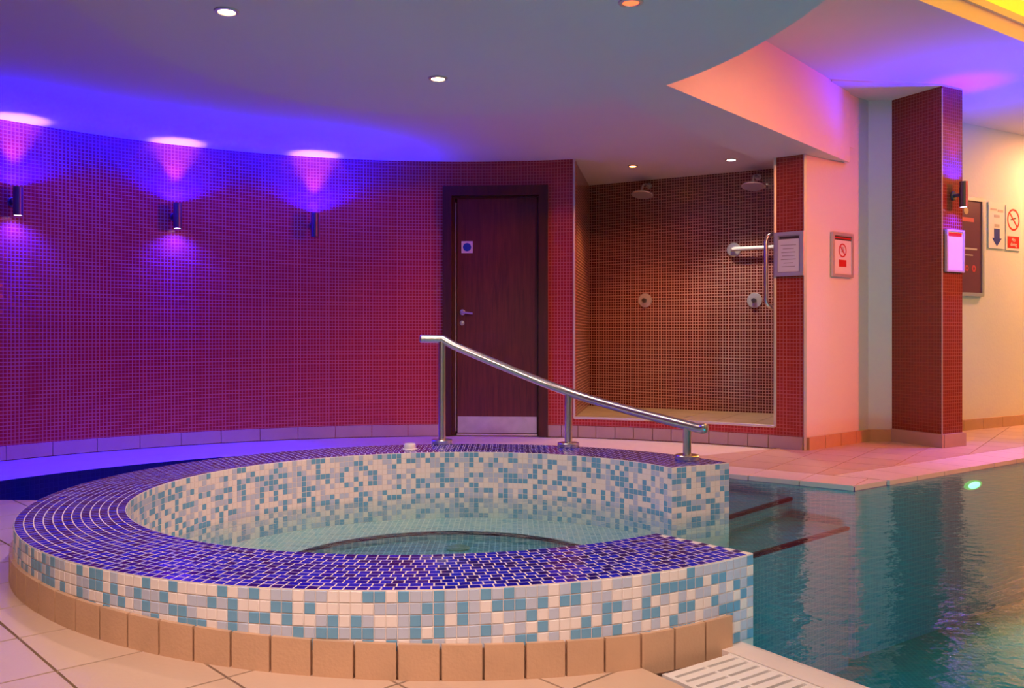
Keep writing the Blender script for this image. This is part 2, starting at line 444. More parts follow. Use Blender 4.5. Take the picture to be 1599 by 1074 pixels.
# ---- shower recess
m = MB()
m.quad_wall(SH_L + Vector((0.005, 0.02)), SH_A, 0.0, 2.40)
m.quad_wall(SH_A, SH_B2, 0.0, 2.40)
m.quad_wall(SH_B2, PIL_L + Vector((0.02, 0.03)), 0.0, 2.40)
o = m.build('wall_shower', M_BROWN); o['kind'] = 'structure'
so = o.modifiers.new('thick', 'SOLIDIFY'); so.thickness = 0.05; so.offset = -1
fl = struct(MB().prism([P2(SH_L), P2(SH_A), P2(SH_B2), P2(PIL_L)] + [P2(p) for p in arc_pts(wall_ang(1209.5), wall_ang(896.5), WR + 0.10, 12, WC)][1:-1], 0.0, SILL - 0.006).build('floor_shower', M_JOINT))
lay_tiles(fl, SH_A, SHD, -SHN * -1, -1, 8, 0, 8, 0.30, 0.006, [(SH_A, SHN), (PIL_L + Vector((0.02, 0)), Vector((-(SH_B2 - PIL_L).y, (SH_B2 - PIL_L).x)).normalized()), (SH_L, Vector(((SH_A - SH_L).y, -(SH_A - SH_L).x)).normalized())],
          [(WC, lambda t: WR + 0.10, True)], lambda q: SILL, 'shower_tile', [M_TAN])

# ---- pink/white wall, return, right wall and outer walls of the hall
m = MB(); m.quad_wall(PIL_R + Vector((0.006, 0.0)), WW1, -0.01, 2.72)
m.quad_wall(WW1, COL_L + Vector((0.005, 0.0)), -0.01, 2.72)
o = struct(m.build('wall_return', M_PLASTER)); so = o.modifiers.new('thick', 'SOLIDIFY'); so.thickness = 0.08; so.offset = -1
m = MB(); m.quad_wall(rwp(-1.1), rwp(7.5), -0.01, 2.72)
o = struct(m.build('wall_right', M_PLASTER)); so = o.modifiers.new('thick', 'SOLIDIFY'); so.thickness = 0.08; so.offset = -1
m = MB(); m.quad_wall(rwp(7.5), (10.4, -3.6), -1.6, 3.4); m.quad_wall((10.4, -3.6), (-4.3, -3.6), -1.6, 3.4); m.quad_wall((-4.3, -3.6), (-4.3, 3.0), -0.3, 3.4)
o = struct(m.build('wall_front', M_PLASTER)); so = o.modifiers.new('thick', 'SOLIDIFY'); so.thickness = 0.1; so.offset = -1
# tiled column
m = MB(); u = 0
for a, b in ((COL_L, COL_F), (COL_F, COL_R), (COL_R, COL_B), (COL_B, COL_L)): u = m.quad_wall(a, b, 0.0, 2.70, 0, round(u / 0.025) * 0.025)
struct(m.build('wall_column', M_COLUMN))

# ---- ceilings
BEAM_A = Vector((0.783, 4.555)); BEAM_B = Vector((2.545, 6.63)); BD = (BEAM_B - BEAM_A).normalized(); BN = Vector((-BD.y, BD.x))
LA = Vector((0.12, 3.80)); LB = LA - V * 9.0
low = [(-5.2, -3.8), (LB.x, -3.8), P2(LA + BN * 0.02), P2(BEAM_A + BN * 0.02 - BD * 0.2), P2(BEAM_B + BN * 0.02), P2(WW1 + Vector((0.06, 0.1))), (2.9, 9.2), (-5.2, 9.2)]
struct(MB().prism(low, CEIL_LOW, CEIL_UP + 0.06).build('ceiling', M_CEIL))
beam = [P2(BEAM_A - BD * 0.6), P2(BEAM_B + BD * 0.02), P2(PIL_R + Vector((0.06, 0.08))), P2(PIL_L + Vector((-0.06, 0.14))), P2(BEAM_A + BN * 0.30 - BD * 0.6)]
struct(MB().prism(beam, CEIL_BEAM + 0.002, CEIL_UP + 0.05).build('ceiling_beam', M_CEIL))
def disc_r(t): return 1.675 + 0.038 * math.cos(t) - 0.110 * math.sin(t) - 0.200 * math.cos(2 * t) - 0.05 * math.sin(2 * t)
DC = Vector((-0.30, 3.45))
disc = [P2(p) for p in arc_pts(0, 2 * PI * 95 / 96, disc_r, 95, DC)]
struct(MB().prism(disc, CEIL_BEAM, CEIL_LOW + 0.01).build('ceiling_disc', M_CEIL))
# upper ceiling with the recessed light tray over the pool
K = Vector((2.17, 4.79))
def uv(a, b): return P2(K + U * a + V * b)
A0, A1, B0, B1 = -0.55, 6.2, -2.9, 0.0
m = MB()
for (a0, a1, b0, b1) in ((-9, 10, B1, 6), (-9, A0, B0, B1), (A1, 10, B0, B1), (-9, 10, -9, B0)):
    m.prism([uv(a0, b0), uv(a1, b0), uv(a1, b1), uv(a0, b1)], CEIL_UP, CEIL_UP + 0.135)
struct(m.build('ceiling_upper', M_CEIL))
struct(MB().prism([P2(COL_F + Vector((-0.86, -0.13))), P2(COL_F + Vector((0.003, -0.003))), P2(COL_R), (3.25, 7.25), (2.45, 7.0)], CEIL_UP - 0.012, CEIL_UP + 0.04).build('ceiling_soffit', M_CEIL))
tray = empty('light_tray', (*uv(2.8, -1.45), CEIL_UP + 0.135), 'long glowing yellow light tray recessed in the ceiling over the pool', 'ceiling light')
def sub(o, part):
    o.parent = part
    return o
def kid(o, parent):
    o.parent = parent; o.matrix_parent_inverse = Matrix.Translation(-parent.location)
    return o
kid(MB().prism([uv(A0 - 0.05, B0 - 0.05), uv(A1 + 0.05, B0 - 0.05), uv(A1 + 0.05, B1 + 0.05), uv(A0 - 0.05, B1 + 0.05)], CEIL_UP + 0.145, CEIL_UP + 0.17).build('diffuser', M_TRAY), tray)
lip = 0.02
m = MB()
for (a0, a1, b0, b1) in ((A0, A1, B1 - lip, B1), (A0, A1, B0, B0 + lip), (A0, A0 + lip, B0, B1), (A1 - lip, A1, B0, B1)):
    m.prism([uv(a0, b0), uv(a1, b0), uv(a1, b1), uv(a0, b1)], CEIL_UP + 0.10, CEIL_UP + 0.145)
kid(m.build('tray_lip', M_CEIL), tray)

# ---- floors
WALK_R = 3.0
def walk_edge(t): return WALK_R
FC = Vector((-0.37, 3.5))
T_L, T_R = rad(172), rad(112)               # the sunken channel runs between these angles on its outer side
# near deck
CH_E = [Vector((-1.62, 4.185)), Vector((-4.3, 4.05))]
front = [P2(p) for p in arc_pts(rad(313), rad(151), lambda t: r_out(t) - 0.12, 60)]
front += [P2(CH_E[0]), P2(CH_E[1]), (-4.3, -3.7)]
G_IN = N0 - U * 0.365
front += [P2(G_IN - V * 7.3), P2(G_IN), P2(G_IN + V * 0.28)]
def fz(q): return floor_front_z(q[0])
front_o = struct(MB().prism(front, -1.6, lambda q: fz(q) - 0.005, 0, 1).build('floor_front', [M_JOINT, M_NAVY_FIELD]))
D1 = Vector((0.704, 0.710)).normalized(); D2 = Vector((-D1.y, D1.x))
org = D1 * 1.016 + D2 * (2.262)
lay_tiles(front_o, org, D1, D2, -9, 6, -6, 12, 0.29, 0.007,
          [(G_IN, -U), (Vector((0, 1.0)), Vector((0, 1))), (CH_E[0] + Vector((0, -0.008)), Vector((-0.046, -1)).normalized()), (Vector((-3.6, 0)), Vector((1, 0)))],
          [(TC, lambda t: r_out(t) - 0.08, True)], fz, 'floor_tile', [M_TILE, M_TILE2])
# coping strip and channel of the grating along the near pool edge
C0 = N0 - U * 0.095
o = struct(MB().prism([P2(C0 + V * 0.22), P2(N0 + V * 0.25), P2(N0 - V * 7.3), P2(C0 - V * 7.3)], -1.6, -0.028).build('floor_coping', M_COPING))
o['label'] = 'pale stone pool edge beside the white grating'
struct(MB().prism([P2(G_IN - V * 7.3), P2(C0 - V * 7.3), P2(C0 + V * 0.25), P2(G_IN + V * 0.25)], -0.3, -0.10).build('floor_gutter', M_SKIRT2))
# walkway round the curved wall
P4 = Q + E1 * 1.75
walk = [P2(p) for p in arc_pts(rad(188), T_R, WALK_R, 40, FC)]
walk += [P2(p) for p in arc_pts(rad(140), rad(78), lambda t: r_out(t) - 0.12, 20)]
walk += [P2(P4), P2(Q), P2(Q + U * 7.5), P2(Q + U * 7.5 + V * 2.6), (0.5, 9.4), (-4.9, 9.4), (-4.9, 3.08)]
walk_o = struct(MB().prism(walk, -1.6, -0.006, 0, 1).build('floor_back', [M_PALEJOINT, M_NAVY_FIELD]))
m = MB()
QO = (N1 + V) * -0.004526                  # both faces meet at the corner, 6 mm in front of the slab
m.quad_wall(P4 - N1 * 0.006, Q + QO, -1.6, -0.03); m.quad_wall(Q + QO, Q + U * 7.5 - V * 0.006, -1.6, -0.03)
m.quad_wall(N0 + V * 0.25 + U * 0.005, N0 - V * 7.3 + U * 0.005, -1.6, -0.05)
struct(m.build('wall_pool', M_POOL))
hp_walk = [(Q + N1 * 0.30, N1), (Q + V * 0.30, V)]
TD = E1; TN = N1
def wk(t): return WALK_R if (t > T_R or t < -2.9) else 0.0
lay_tiles(walk_o, Q + N1 * 0.306, -E1, N1, -17, 16, 0, 14, 0.30, 0.006, hp_walk + [(Vector((-3.9, 3.4)), Vector((0.3, 1)).normalized()), (rwp(0), Vector((RWD.y, -RWD.x)))],
          [(WC, lambda t: WR if (t > wall_ang(1256) or t < -2) else 99.0, False), (FC, wk, True), (TC, lambda t: r_out(t) - 0.05, True)], lambda q: 0.0, 'walkway_tile', [M_TILE, M_TILE2])
# coping tiles round the far pool edge, proud of the water
for k in range(-1, 6):
    pl = [Q + E1 * (k * 0.30 + 0.003), Q + E1 * (k * 0.30 + 0.297), Q + E1 * (k * 0.30 + 0.297) + N1 * 0.297, Q + E1 * (k * 0.30 + 0.003) + N1 * 0.297]
    pl = clip(pl, Q, V)
    if len(pl) > 2 and area(pl) > 0.002: MB().prism([P2(p - N1 * 0.015) for p in pl], -0.024, 0.003).build('coping_tile', M_COPING, walk_o)
for k in range(-1, 17):
    pl = [Q + U * (k * 0.30 + 0.003), Q + U * (k * 0.30 + 0.297), Q + U * (k * 0.30 + 0.297) + V * 0.297, Q + U * (k * 0.30 + 0.003) + V * 0.297]
    pl = clip(pl, Q + N1 * 0.30, N1)
    if len(pl) > 2 and area(pl) > 0.002: MB().prism([P2(p - V * 0.015) for p in pl], -0.024, 0.003).build('coping_tile', M_COPING, walk_o)
# sunken channel floor, pool floor, other deck
struct(MB().prism([(-4.6, 3.9), (-0.4, 3.9), (-0.4, 6.6), (-4.6, 6.6)], -0.5, -0.32).build('floor_channel', M_NAVY_FIELD))
struct(MB().prism([(0.2, -3.8), (10.5, -3.8), (10.5, 9.0), (0.2, 9.0)], -1.5, -0.95).build('floor_pool', M_POOL))
SB = Q + U * 5.2
struct(MB().prism([P2(SB + V * 3), P2(SB), P2(SB - V * 6.5), P2(N0 - V * 6.5), (4.3, -3.7), (10.5, -3.7), (10.5, 11.0)], -1.6, -0.012, 0, 1).build('floor_side', [M_TILE, M_POOL]))
# steps down into the pool with navy nosings
n1a, n1b = on_z(1110, 815, -0.10), on_z(1210, 785, -0.10)
n2a, n2b = on_z(1150, 873.5, -0.20), on_z(1325, 823, -0.20)
def step(a, b, z, back):
    a = Vector(a[:2]); b = Vector(b[:2]); d = (b - a).normalized(); n = Vector((-d.y, d.x))
    st = struct(MB().prism([P2(a), P2(b), P2(b + n * back), P2(a + n * back)], -1.2, z, 0, 0).build('floor_step', M_POOL))
    nn = MB()
    nn.prism([P2(a - n * 0.006), P2(b - n * 0.006), P2(b + n * 0.016), P2(a + n * 0.016)], z - 0.014, z + 0.004)
    nn.build('nosing', M_NOSING, st)
step(n1a, n1b + (n1b - n1a) * 0.3, -0.10, 0.9)
step(n2a, n2b, -0.20, 0.6)

# ---- skirting along the walls, one tile each
def skirt_tile(par, a, b, h, t, mat, z0=0.0, inward=None):
    a = Vector(a); b = Vector(b); d = (b - a).normalized(); n = inward if inward else Vector((d.y, -d.x))
    a2, b2 = a + d * 0.003, b - d * 0.003
    MB().prism([P2(a2), P2(b2), P2(b2 + n * t), P2(a2 + n * t)], z0, z0 + h).build('skirting_tile', mat, par)
def base(name):
    o = bpy.data.objects.new(name, None); COL.objects.link(o); o['kind'] = 'structure'
    return o
bl = base('baseboard_left')
a1 = wall_ang(693); ta = 0.295 / WR; t = a1
while t < PI + 0.2:
    p, q = (WC + Vector((math.cos(x), math.sin(x))) * (WR - 0.0) for x in (min(t + ta, PI + 0.24), t))
    skirt_tile(bl, p, q, 0.092, 0.022, M_SKIRT2); t += ta
bb = base('baseboard_back')
xs = [855.5, 877, 903, 931, 961, 990, 1020, 1049, 1079, 1108, 1138, 1169, 1201, 1255]
for x0, x1 in zip(xs, xs[1:]): skirt_tile(bb, wall_dir(x0), wall_dir(x1), 0.092, 0.02, M_SKIRT2)
br = base('baseboard_right')
def run(par, a, b, n, mat, h=0.092, t=0.02):
    for k in range(n): skirt_tile(par, Vector(a) + (Vector(b) - Vector(a)) * (k / n), Vector(a) + (Vector(b) - Vector(a)) * ((k + 1) / n), h, t, mat)
run(br, PIL_R + Vector((0.02, 0.0)), WW1, 4, M_SKIRT)
run(br, WW1, COL_L, 1, M_SKIRT)
run(br, COL_L, COL_F + (COL_F - COL_L).normalized() * 0.02, 1, M_SKIRT2, 0.10)
run(br, COL_F, COL_R + (COL_R - COL_F).normalized() * 0.02, 1, M_SKIRT2, 0.10)
run(br, rwp(-0.6), rwp(3.6), 14, M_SKIRT)

# ---- metal edge trims
def vtrim(k, p, z0, z1, wd=0.016):
    struct(MB().box((p[0], p[1], (z0 + z1) / 2), (wd, wd, z1 - z0)).build('trim_%d' % k, M_TRIM))
vtrim(1, SH_L + Vector((0.0, -0.004)), SILL, CEIL_LOW)
vtrim(2, PIL_L + Vector((0.0, -0.006)), SILL, CEIL_BEAM + 0.01)
vtrim(3, PIL_R + Vector((0.004, -0.006)), 0.0, CEIL_BEAM + 0.01, 0.02)
vtrim(5, COL_F + Vector((0, -0.002)), 0.10, CEIL_UP - 0.03, 0.006)
m = MB()
m.tube([(*p, SILL + 0.002) for p in arc_pts(wall_ang(896.5), wall_ang(1209.5), WR - 0.004, 24, WC)], 0.011, 8)
struct(m.build('trim_4', M_TRIM))

# ---- door
DL, DR = wall_dir(692), wall_dir(855.5)
dx = (DR - DL).normalized(); dn = Vector((dx.y, -dx.x)); DW = (DR - DL).length
DM = Matrix(((dx.x, dn.x, 0, DL.x + dn.x * 0.0), (dx.y, dn.y, 0, DL.y), (0, 0, 1, 0), (0, 0, 0, 1)))   # X along wall, Y into room, Z up
door = bpy.data.objects.new('door_1', None); COL.objects.link(door); struct(door, 'dark red wooden door in a dark frame in the curved wall')
AW = 0.072
LW0, LW1 = 0.112, DW - 0.088
def dpart(name, mat, fn, parent=door, smooth=False):
    m = MB(); fn(m); m.v = [tuple(DM @ Vector(p)) for p in m.v]
    return m.build(name, mat, parent, smooth)
dpart('door_frame', M_FRAMEWOOD, lambda m: (m.box((AW / 2, -0.02, DOOR_TOP / 2), (AW, 0.10, DOOR_TOP)), m.box((DW - AW / 2, -0.02, DOOR_TOP / 2), (AW, 0.10, DOOR_TOP)),
      m.box((DW / 2, -0.02, DOOR_TOP - 0.04), (DW - 2 * AW, 0.10, 0.08))))
dpart('door_stop', M_FRAMEWOOD, lambda m: (m.box((AW + 0.012, -0.055, DOOR_TOP / 2 - 0.04), (0.024, 0.06, DOOR_TOP - 0.08)), m.box((DW - AW - 0.006, -0.055, DOOR_TOP / 2 - 0.04), (0.012, 0.06, DOOR_TOP - 0.08)),
      m.box((DW / 2, -0.055, DOOR_TOP - 0.088), (DW - 2 * AW, 0.06, 0.016))))
leaf = dpart('door_leaf', M_WOOD, lambda m: m.box(((LW0 + LW1) / 2, -0.06, 0.012 + (DOOR_TOP - 0.108) / 2), (LW1 - LW0, 0.044, DOOR_TOP - 0.108)))
dpart('edge_strip', M_DULLSTEEL, lambda m: m.box((LW0 - 0.010, -0.045, 0.98), (0.006, 0.03, 1.9)))
dpart('kick_plate', M_DULLSTEEL, lambda m: m.box(((LW0 + LW1) / 2, -0.036, 0.088), (LW1 - LW0 - 0.01, 0.004, 0.135)))
dpart('threshold', M_TRIM, lambda m: m.box(((LW0 + LW1) / 2, -0.03, 0.008), (LW1 - LW0, 0.05, 0.012)))
dpart('wall_behind_door', M_FRAMEWOOD, lambda m: m.box((DW / 2, -0.12, DOOR_TOP / 2), (DW, 0.03, DOOR_TOP)))
hx = LW0 + 0.045
dpart('door_handle', M_STEEL, lambda m: (m.lathe([(0.024, 0), (0.024, 0.008), (0.010, 0.012), (0.010, 0.05)], 16, 0, Matrix.Translation((hx, -0.038, 1.02)) @ Matrix.Rotation(-PI / 2, 4, 'X')),
      m.tube([(hx, 0.010, 1.02), (hx + 0.03, 0.014, 1.016), (hx + 0.09, 0.012, 1.008)], 0.009, 10)), leaf, True)
dpart('lock_plate', M_STEEL, lambda m: m.lathe([(0.020, 0), (0.020, 0.006), (0.008, 0.008), (0.008, 0.012)], 16, 0, Matrix.Translation((hx - 0.004, -0.038, 0.93)) @ Matrix.Rotation(-PI / 2, 4, 'X')), leaf, True)
sx, sz = LW0 + 0.083, 1.56
sg = dpart('door_sign_plate', M_SIGNWHITE, lambda m: m.box((sx, -0.036, sz), (0.095, 0.004, 0.098)), leaf)
dpart('blue_disc', M_CLOCKBLUE, lambda m: m.lathe([(0.034, 0), (0.034, 0.002)], 24, 0, Matrix.Translation((sx, -0.034, sz)) @ Matrix.Rotation(-PI / 2, 4, 'X')), leaf)

# ================================================================== THINGS
# ---- hot tub
tub = empty('hot_tub', (TC.x, TC.y, 0), 'round mosaic-tiled hot tub with a cobalt blue rim, open to the pool', 'hot tub')
def tk(o): return kid(o, tub)
TH = [TH0 + (TH1 - TH0) * i / 120 for i in range(121)]
m = MB()
ring = []
for t in TH:
    a, b = tubp(t, r_in(t)), tubp(t, r_out(t))
    ring.append([(*a, -1.2), (*a, RIM + 0.0001), (*b, RIM + 0.0001), (*b, -1.2)])
for A, B in zip(ring, ring[1:]):
    for k in range(3):
        m.add([A[k], A[k + 1], B[k + 1], B[k]], [(0, 1, 2, 3)])
m.add(ring[0], [(0, 1, 2, 3)]); m.add(ring[-1], [(3, 2, 1, 0)])
tk(m.build('tub_wall', M_PALEJOINT))

def pillow(w, h, d, bev=0.0022):            # a mosaic tile: X width, Y height, Z outwards
    x, y = w / 2, h / 2
    return [(-x, -y, 0), (x, -y, 0), (x, y, 0), (-x, y, 0), (-x + bev, -y + bev, d), (x - bev, -y + bev, d), (x - bev, y - bev, d), (-x + bev, y - bev, d)], \
           [(4, 5, 6, 7), (0, 1, 5, 4), (1, 2, 6, 5), (2, 3, 7, 6), (3, 0, 4, 7)]
def tile_mesh(name, w, h, d, mat, bev=0.0022):
    v, f = pillow(w, h, d, bev); return MB().add([Vector(p) for p in v], f).mesh(name, mat)
def pick3(): return random.choices((0, 1, 2), (0.36, 0.32, 0.32))[0]
EYE3 = EYE
def shown_size(M, w, h):
    p = M.translation; d = EYE3 - p; L = d.length
    c = max(0.0, d.normalized().dot(Vector((M[0][2], M[1][2], M[2][2]))))
    return w * h * c / (L * L)
# vertical mosaics
wallT = []                                   # (matrix, w, h, colour)
SK_END = rad(309.4); SKH = 0.088
def skirt_top(x): return floor_front_z(x) + SKH
pitch = 0.0297
L = 0.0
N_o = int((TH1 - TH0) * 1.48 / pitch)
for i in range(N_o):
    t = TH0 + (TH1 - TH0) * (i + 0.5) / N_o
    p = tubp(t, r_out(t)); n = (tubp(t, r_out(t) + 0.1) - p)
    tg = tubp(t + 0.01, r_out(t + 0.01)) - tubp(t - 0.01, r_out(t - 0.01)); n = Vector((tg.y, -tg.x, 0)).normalized()
    wv = tg.length / 0.02 * (TH1 - TH0) / N_o - 0.0022
    for j in range(8):
        z = RIM - 0.0020 - (j + 0.5) * pitch
        if rad(140) < t < SK_END and z + pitch / 2 < skirt_top(p.x) - 0.002: continue
        if t < rad(140) and t > rad(75) and z < 0: continue
        wallT.append((frame((p.x, p.y, z), n), wv, pitch - 0.0024, pick3()))
pi_ = 0.0268
N_i = int((TH1 - TH0) * 1.135 / pi_)
for i in range(N_i):
    t = TH0 + (TH1 - TH0) * (i + 0.5) / N_i
    p = tubp(t, r_in(t))
    tg = tubp(t + 0.01, r_in(t + 0.01)) - tubp(t - 0.01, r_in(t - 0.01)); n = Vector((-tg.y, tg.x, 0)).normalized()
    wv = tg.length / 0.02 * (TH1 - TH0) / N_i - 0.002
    for j in range(13):
        wallT.append((frame((p.x, p.y, RIM - 0.0020 - (j + 0.5) * pi_), n), wv, pi_ - 0.002, pick3()))
for t, sgn in ((TH0, -1), (TH1, 1)):
    e = Vector((math.cos(t), math.sin(t), 0)); n = Vector((-math.sin(t), math.cos(t), 0)) * sgn
    for i in range(12):
        r = r_in(t) + (i + 0.5) * 0.343 / 12; p = tubp(t, r)
        for j in range(13):
            wallT.append((frame((p.x, p.y, RIM - 0.0020 - (j + 0.5) * pi_), n), 0.343 / 12 - 0.002, pi_ - 0.002, pick3()))
order = sorted(range(len(wallT)), key=lambda k: -shown_size(wallT[k][0], wallT[k][1], wallT[k][2]))
big = set(order[:300])
TM = [tile_mesh('mosaic_tile', 0.0275, pitch - 0.0024, 0.0018, mm, 0.0012) for mm in M_MO]
rest = MB()
for k, (M, wv, hv, ci) in enumerate(wallT):
    if k in big:
        o = bpy.data.objects.new('mosaic_tile', TM[ci]); COL.objects.link(o)
        o.parent = tub; o.matrix_parent_inverse = Matrix.Translation(-tub.location)
        o.matrix_basis = M @ Matrix.Diagonal((wv / 0.0275, hv / (pitch - 0.0024), 1, 1))
    else:
        v, f = pillow(wv, hv, 0.0018, 0.0012); rest.add([M @ Vector(p) for p in v], f, ci)
o = tk(rest.build('mosaic_tiles', M_MO, fix=False)); o['kind'] = 'stuff'
# rim mosaics in concentric rows
rimT = []
ROWS = 12; rp = 0.343 / ROWS
for k in range(ROWS):
    rr = 1.130 + (k + 0.5) * rp
    n = int((TH1 - TH0) * rr / 0.0315)
    off = 0.5 * (k % 2)
    for i in range(n):
        t = TH0 + (TH1 - TH0) * (i + 0.5 * (1 if k % 2 else 0.5) + 0.25) / n
        if t > TH1 - 0.008: continue
        p = tubp(t, rr + wob(t)); e = tubp(t + 0.01, rr + wob(t + 0.01)) - tubp(t - 0.01, rr + wob(t - 0.01))
        nrm = Vector((random.gauss(0, 0.008), random.gauss(0, 0.008), 1)).normalized()
        x = Vector((e.x, e.y, 0)).normalized(); x = (x - nrm * x.dot(nrm)).normalized(); y = nrm.cross(x)
        M = Matrix((x, y, nrm)).transposed().to_4x4(); M.translation = (p.x, p.y, RIM - 0.0045)
        rimT.append((M, e.length / 0.02 * (TH1 - TH0) / n - 0.0030, rp - 0.0024, random.choices((0, 1, 2), (0.45, 0.33, 0.22))[0]))
order = sorted(range(len(rimT)), key=lambda k: -shown_size(rimT[k][0], rimT[k][1], rimT[k][2]))
big = set(order[:300])
RMs = [tile_mesh('rim_tile', 0.027, rp - 0.0024, 0.005, mm, 0.0006) for mm in M_RIM]
rest = MB()
for k, (M, wv, hv, ci) in enumerate(rimT):
    if k in big:
        o = bpy.data.objects.new('rim_tile', RMs[ci]); COL.objects.link(o)
        o.parent = tub; o.matrix_parent_inverse = Matrix.Translation(-tub.location)
        o.matrix_basis = M @ Matrix.Diagonal((wv / 0.027, 1, 1, 1))
    else:
        v, f = pillow(wv, hv, 0.005, 0.0006); rest.add([M @ Vector(p) for p in v], f, ci)
o = tk(rest.build('rim_tiles', M_RIM, fix=False)); o['kind'] = 'stuff'
# skirting tiles round the foot of the tub
t = SK_END; step_a = 0.108 / 1.49
while t > rad(150):
    ta_, tb_ = t - step_a + 0.0022, t - 0.0022
    pl = arc_pts(ta_, tb_, lambda x: r_out(x) + 0.001, 3) + list(reversed(arc_pts(ta_, tb_, lambda x: r_out(x) + 0.014, 3)))
    mx_ = (pl[0].x + pl[3].x) / 2
    tk(MB().prism([P2(p) for p in pl], floor_front_z(mx_) - 0.02, lambda q: skirt_top(q[0])).build('skirting_tile', M_SKIRT))
    t -= step_a
# bench, foot well and drain
FW = Vector((-0.28, 3.58)); FWR = 0.75
seat = arc_pts(0, 2 * PI, lambda t: r_in(t) + 0.05, 72); hole = arc_pts(0, 2 * PI, FWR, 72, FW)
m = MB()
for i in range(72):
    m.add([(*hole[i], -0.14), (*seat[i], -0.14), (*seat[i + 1], -0.14), (*hole[i + 1], -0.14)], [(0, 1, 2, 3)], 0)
    m.add([(*hole[i], -0.14), (*hole[i + 1], -0.14), (*hole[i + 1], -0.5), (*hole[i], -0.5)], [(0, 1, 2, 3)], 1)
    m.add([(*seat[i], -0.14), (*seat[i], -0.9), (*seat[i + 1], -0.9), (*seat[i + 1], -0.14)], [(0, 1, 2, 3)], 0)
tk(m.build('bench', [M_BENCH, M_WELL]))
m = MB(); m.prism([P2(p) for p in hole[:-1]], -0.3, -0.178); tk(m.build('foot_well_floor', M_WELL))
m = MB()
ho = arc_pts(0, 2 * PI, FWR + 0.012, 96, FW); hi = arc_pts(0, 2 * PI, FWR - 0.006, 96, FW)
for i in range(96):
    m.add([(*hi[i], -0.136), (*ho[i], -0.136), (*ho[i + 1], -0.136), (*hi[i + 1], -0.136)], [(0, 1, 2, 3)])
    m.add([(*hi[i], -0.136), (*hi[i + 1], -0.136), (*hi[i + 1], -0.150), (*hi[i], -0.150)], [(0, 1, 2, 3)])
tk(m.build('bench_nosing', M_NOSING))
dp = on_z(715, 856, -0.175)
tk(MB().lathe([(0.055, -0.01), (0.055, 0.004), (0.040, 0.010), (0.0, 0.011)], 24, 0, Matrix.Translation(dp)).build('drain_cover', M_DRAIN, None, True))

# ---- water
wp = [N0 + U * -0.03, tubp(TH1, 1.33)] + arc_pts(TH1, TH0, lambda t: r_in(t) + 0.03, 60) + [tubp(TH0, 1.36)] + arc_pts(TH0 + 0.02, rad(78), lambda t: r_out(t) - 0.06, 14)
wp += [P4 + N1 * 0.003, Q + (N1 + V) * 0.001, Q + U * 5.2 + V * 0.003, Q + U * 5.2 - V * 6.5, N0 - U * 0.03 - V * 6.5]
wo = MB().prism([P2(p) for p in wp], -1.9, WATER).build('water', M_WATER)
tag(wo, 'still teal water filling the pool and the hot tub', 'water', None, 'stuff')

# ---- handrail on the tub rim
pb = [on_z(690, 693, RIM), on_z(887.5, 698, RIM), on_z(1073, 718, RIM)]
pt_px = [(690, 532), (887, 612), (1073, 664)]
tops = [Vector((b.x, b.y, EYE.z - (py - HY) / F * b.y)) for b, (px, py) in zip(pb, pt_px)]
rail = empty('handrail', pb[1], 'brushed steel handrail sloping along the back rim of the hot tub', 'handrail')
for b, tp in zip(pb, tops):
    kid(MB().tube([b + Vector((0, 0, 0.004)), tp - Vector((0, 0, 0.004))], 0.0205, 20).build('post', M_STEEL, None, True), rail)
    kid(MB().lathe([(0.058, 0.001), (0.060, 0.004), (0.060, 0.022), (0.057, 0.026), (0.021, 0.027)], 32, 0, Matrix.Translation(b)).build('flange', M_STEEL, None, True), rail)
def catmull(P, n):
    P = [P[0] * 2 - P[1]] + P + [P[-1] * 2 - P[-2]]; out = []
    for i in range(1, len(P) - 2):
        for k in range(n):
            t = k / n; a, b, c, d = P[i - 1], P[i], P[i + 1], P[i + 2]
            out.append(0.5 * (2 * b + (c - a) * t + (2 * a - 5 * b + 4 * c - d) * t * t + (3 * b - a - 3 * c + d) * t ** 3))
    out.append(P[-2]); return out
endp = tops[2] + (tops[2] - tops[1]).normalized() * 0.10
endp.z = EYE.z - (668 - HY) / F * endp.y
curve = catmull([tops[0], tops[1], tops[2], endp], 10)
stub = Vector((tops[0].x - 0.112, tops[0].y - 0.02, tops[0].z + 0.012))
rbar = kid(MB().tube([stub, tops[0] - Vector((0.02, 0.003, -0.010)), tops[0] + Vector((0.004, 0, 0.010))] + curve[1:], 0.0235, 20).build('rail', M_STEEL, None, True), rail)
for nm, c, d in (('end_cap', stub, stub - tops[0]), ('end_cap', curve[-1], curve[-1] - curve[-2])):
    q = d.normalized().to_track_quat('Z', 'Y').to_matrix().to_4x4(); q.translation = c
    sub(MB().lathe([(0.0237, -0.004), (0.0237, 0.006), (0.018, 0.012), (0.0, 0.015)], 20, 0, q).build(nm, M_STEEL, None, True), rbar)

# ---- white plastic cap on the rim
cp = on_z(640, 701, RIM)
cap = empty('plastic_cap', cp, 'small round white plastic cap on the back rim of the hot tub', 'cap')
kid(MB().lathe([(0.030, 0.0), (0.032, 0.004), (0.032, 0.026), (0.029, 0.031), (0.0, 0.033)], 28, 0, Matrix.Translation(cp)).build('cap_body', M_WHITE, None, True), cap)
kid(MB().lathe([(0.040, 0.0), (0.040, 0.003), (0.031, 0.004)], 28, 0, Matrix.Translation(cp)).build('cap_collar', M_WHITE, None, True), cap)

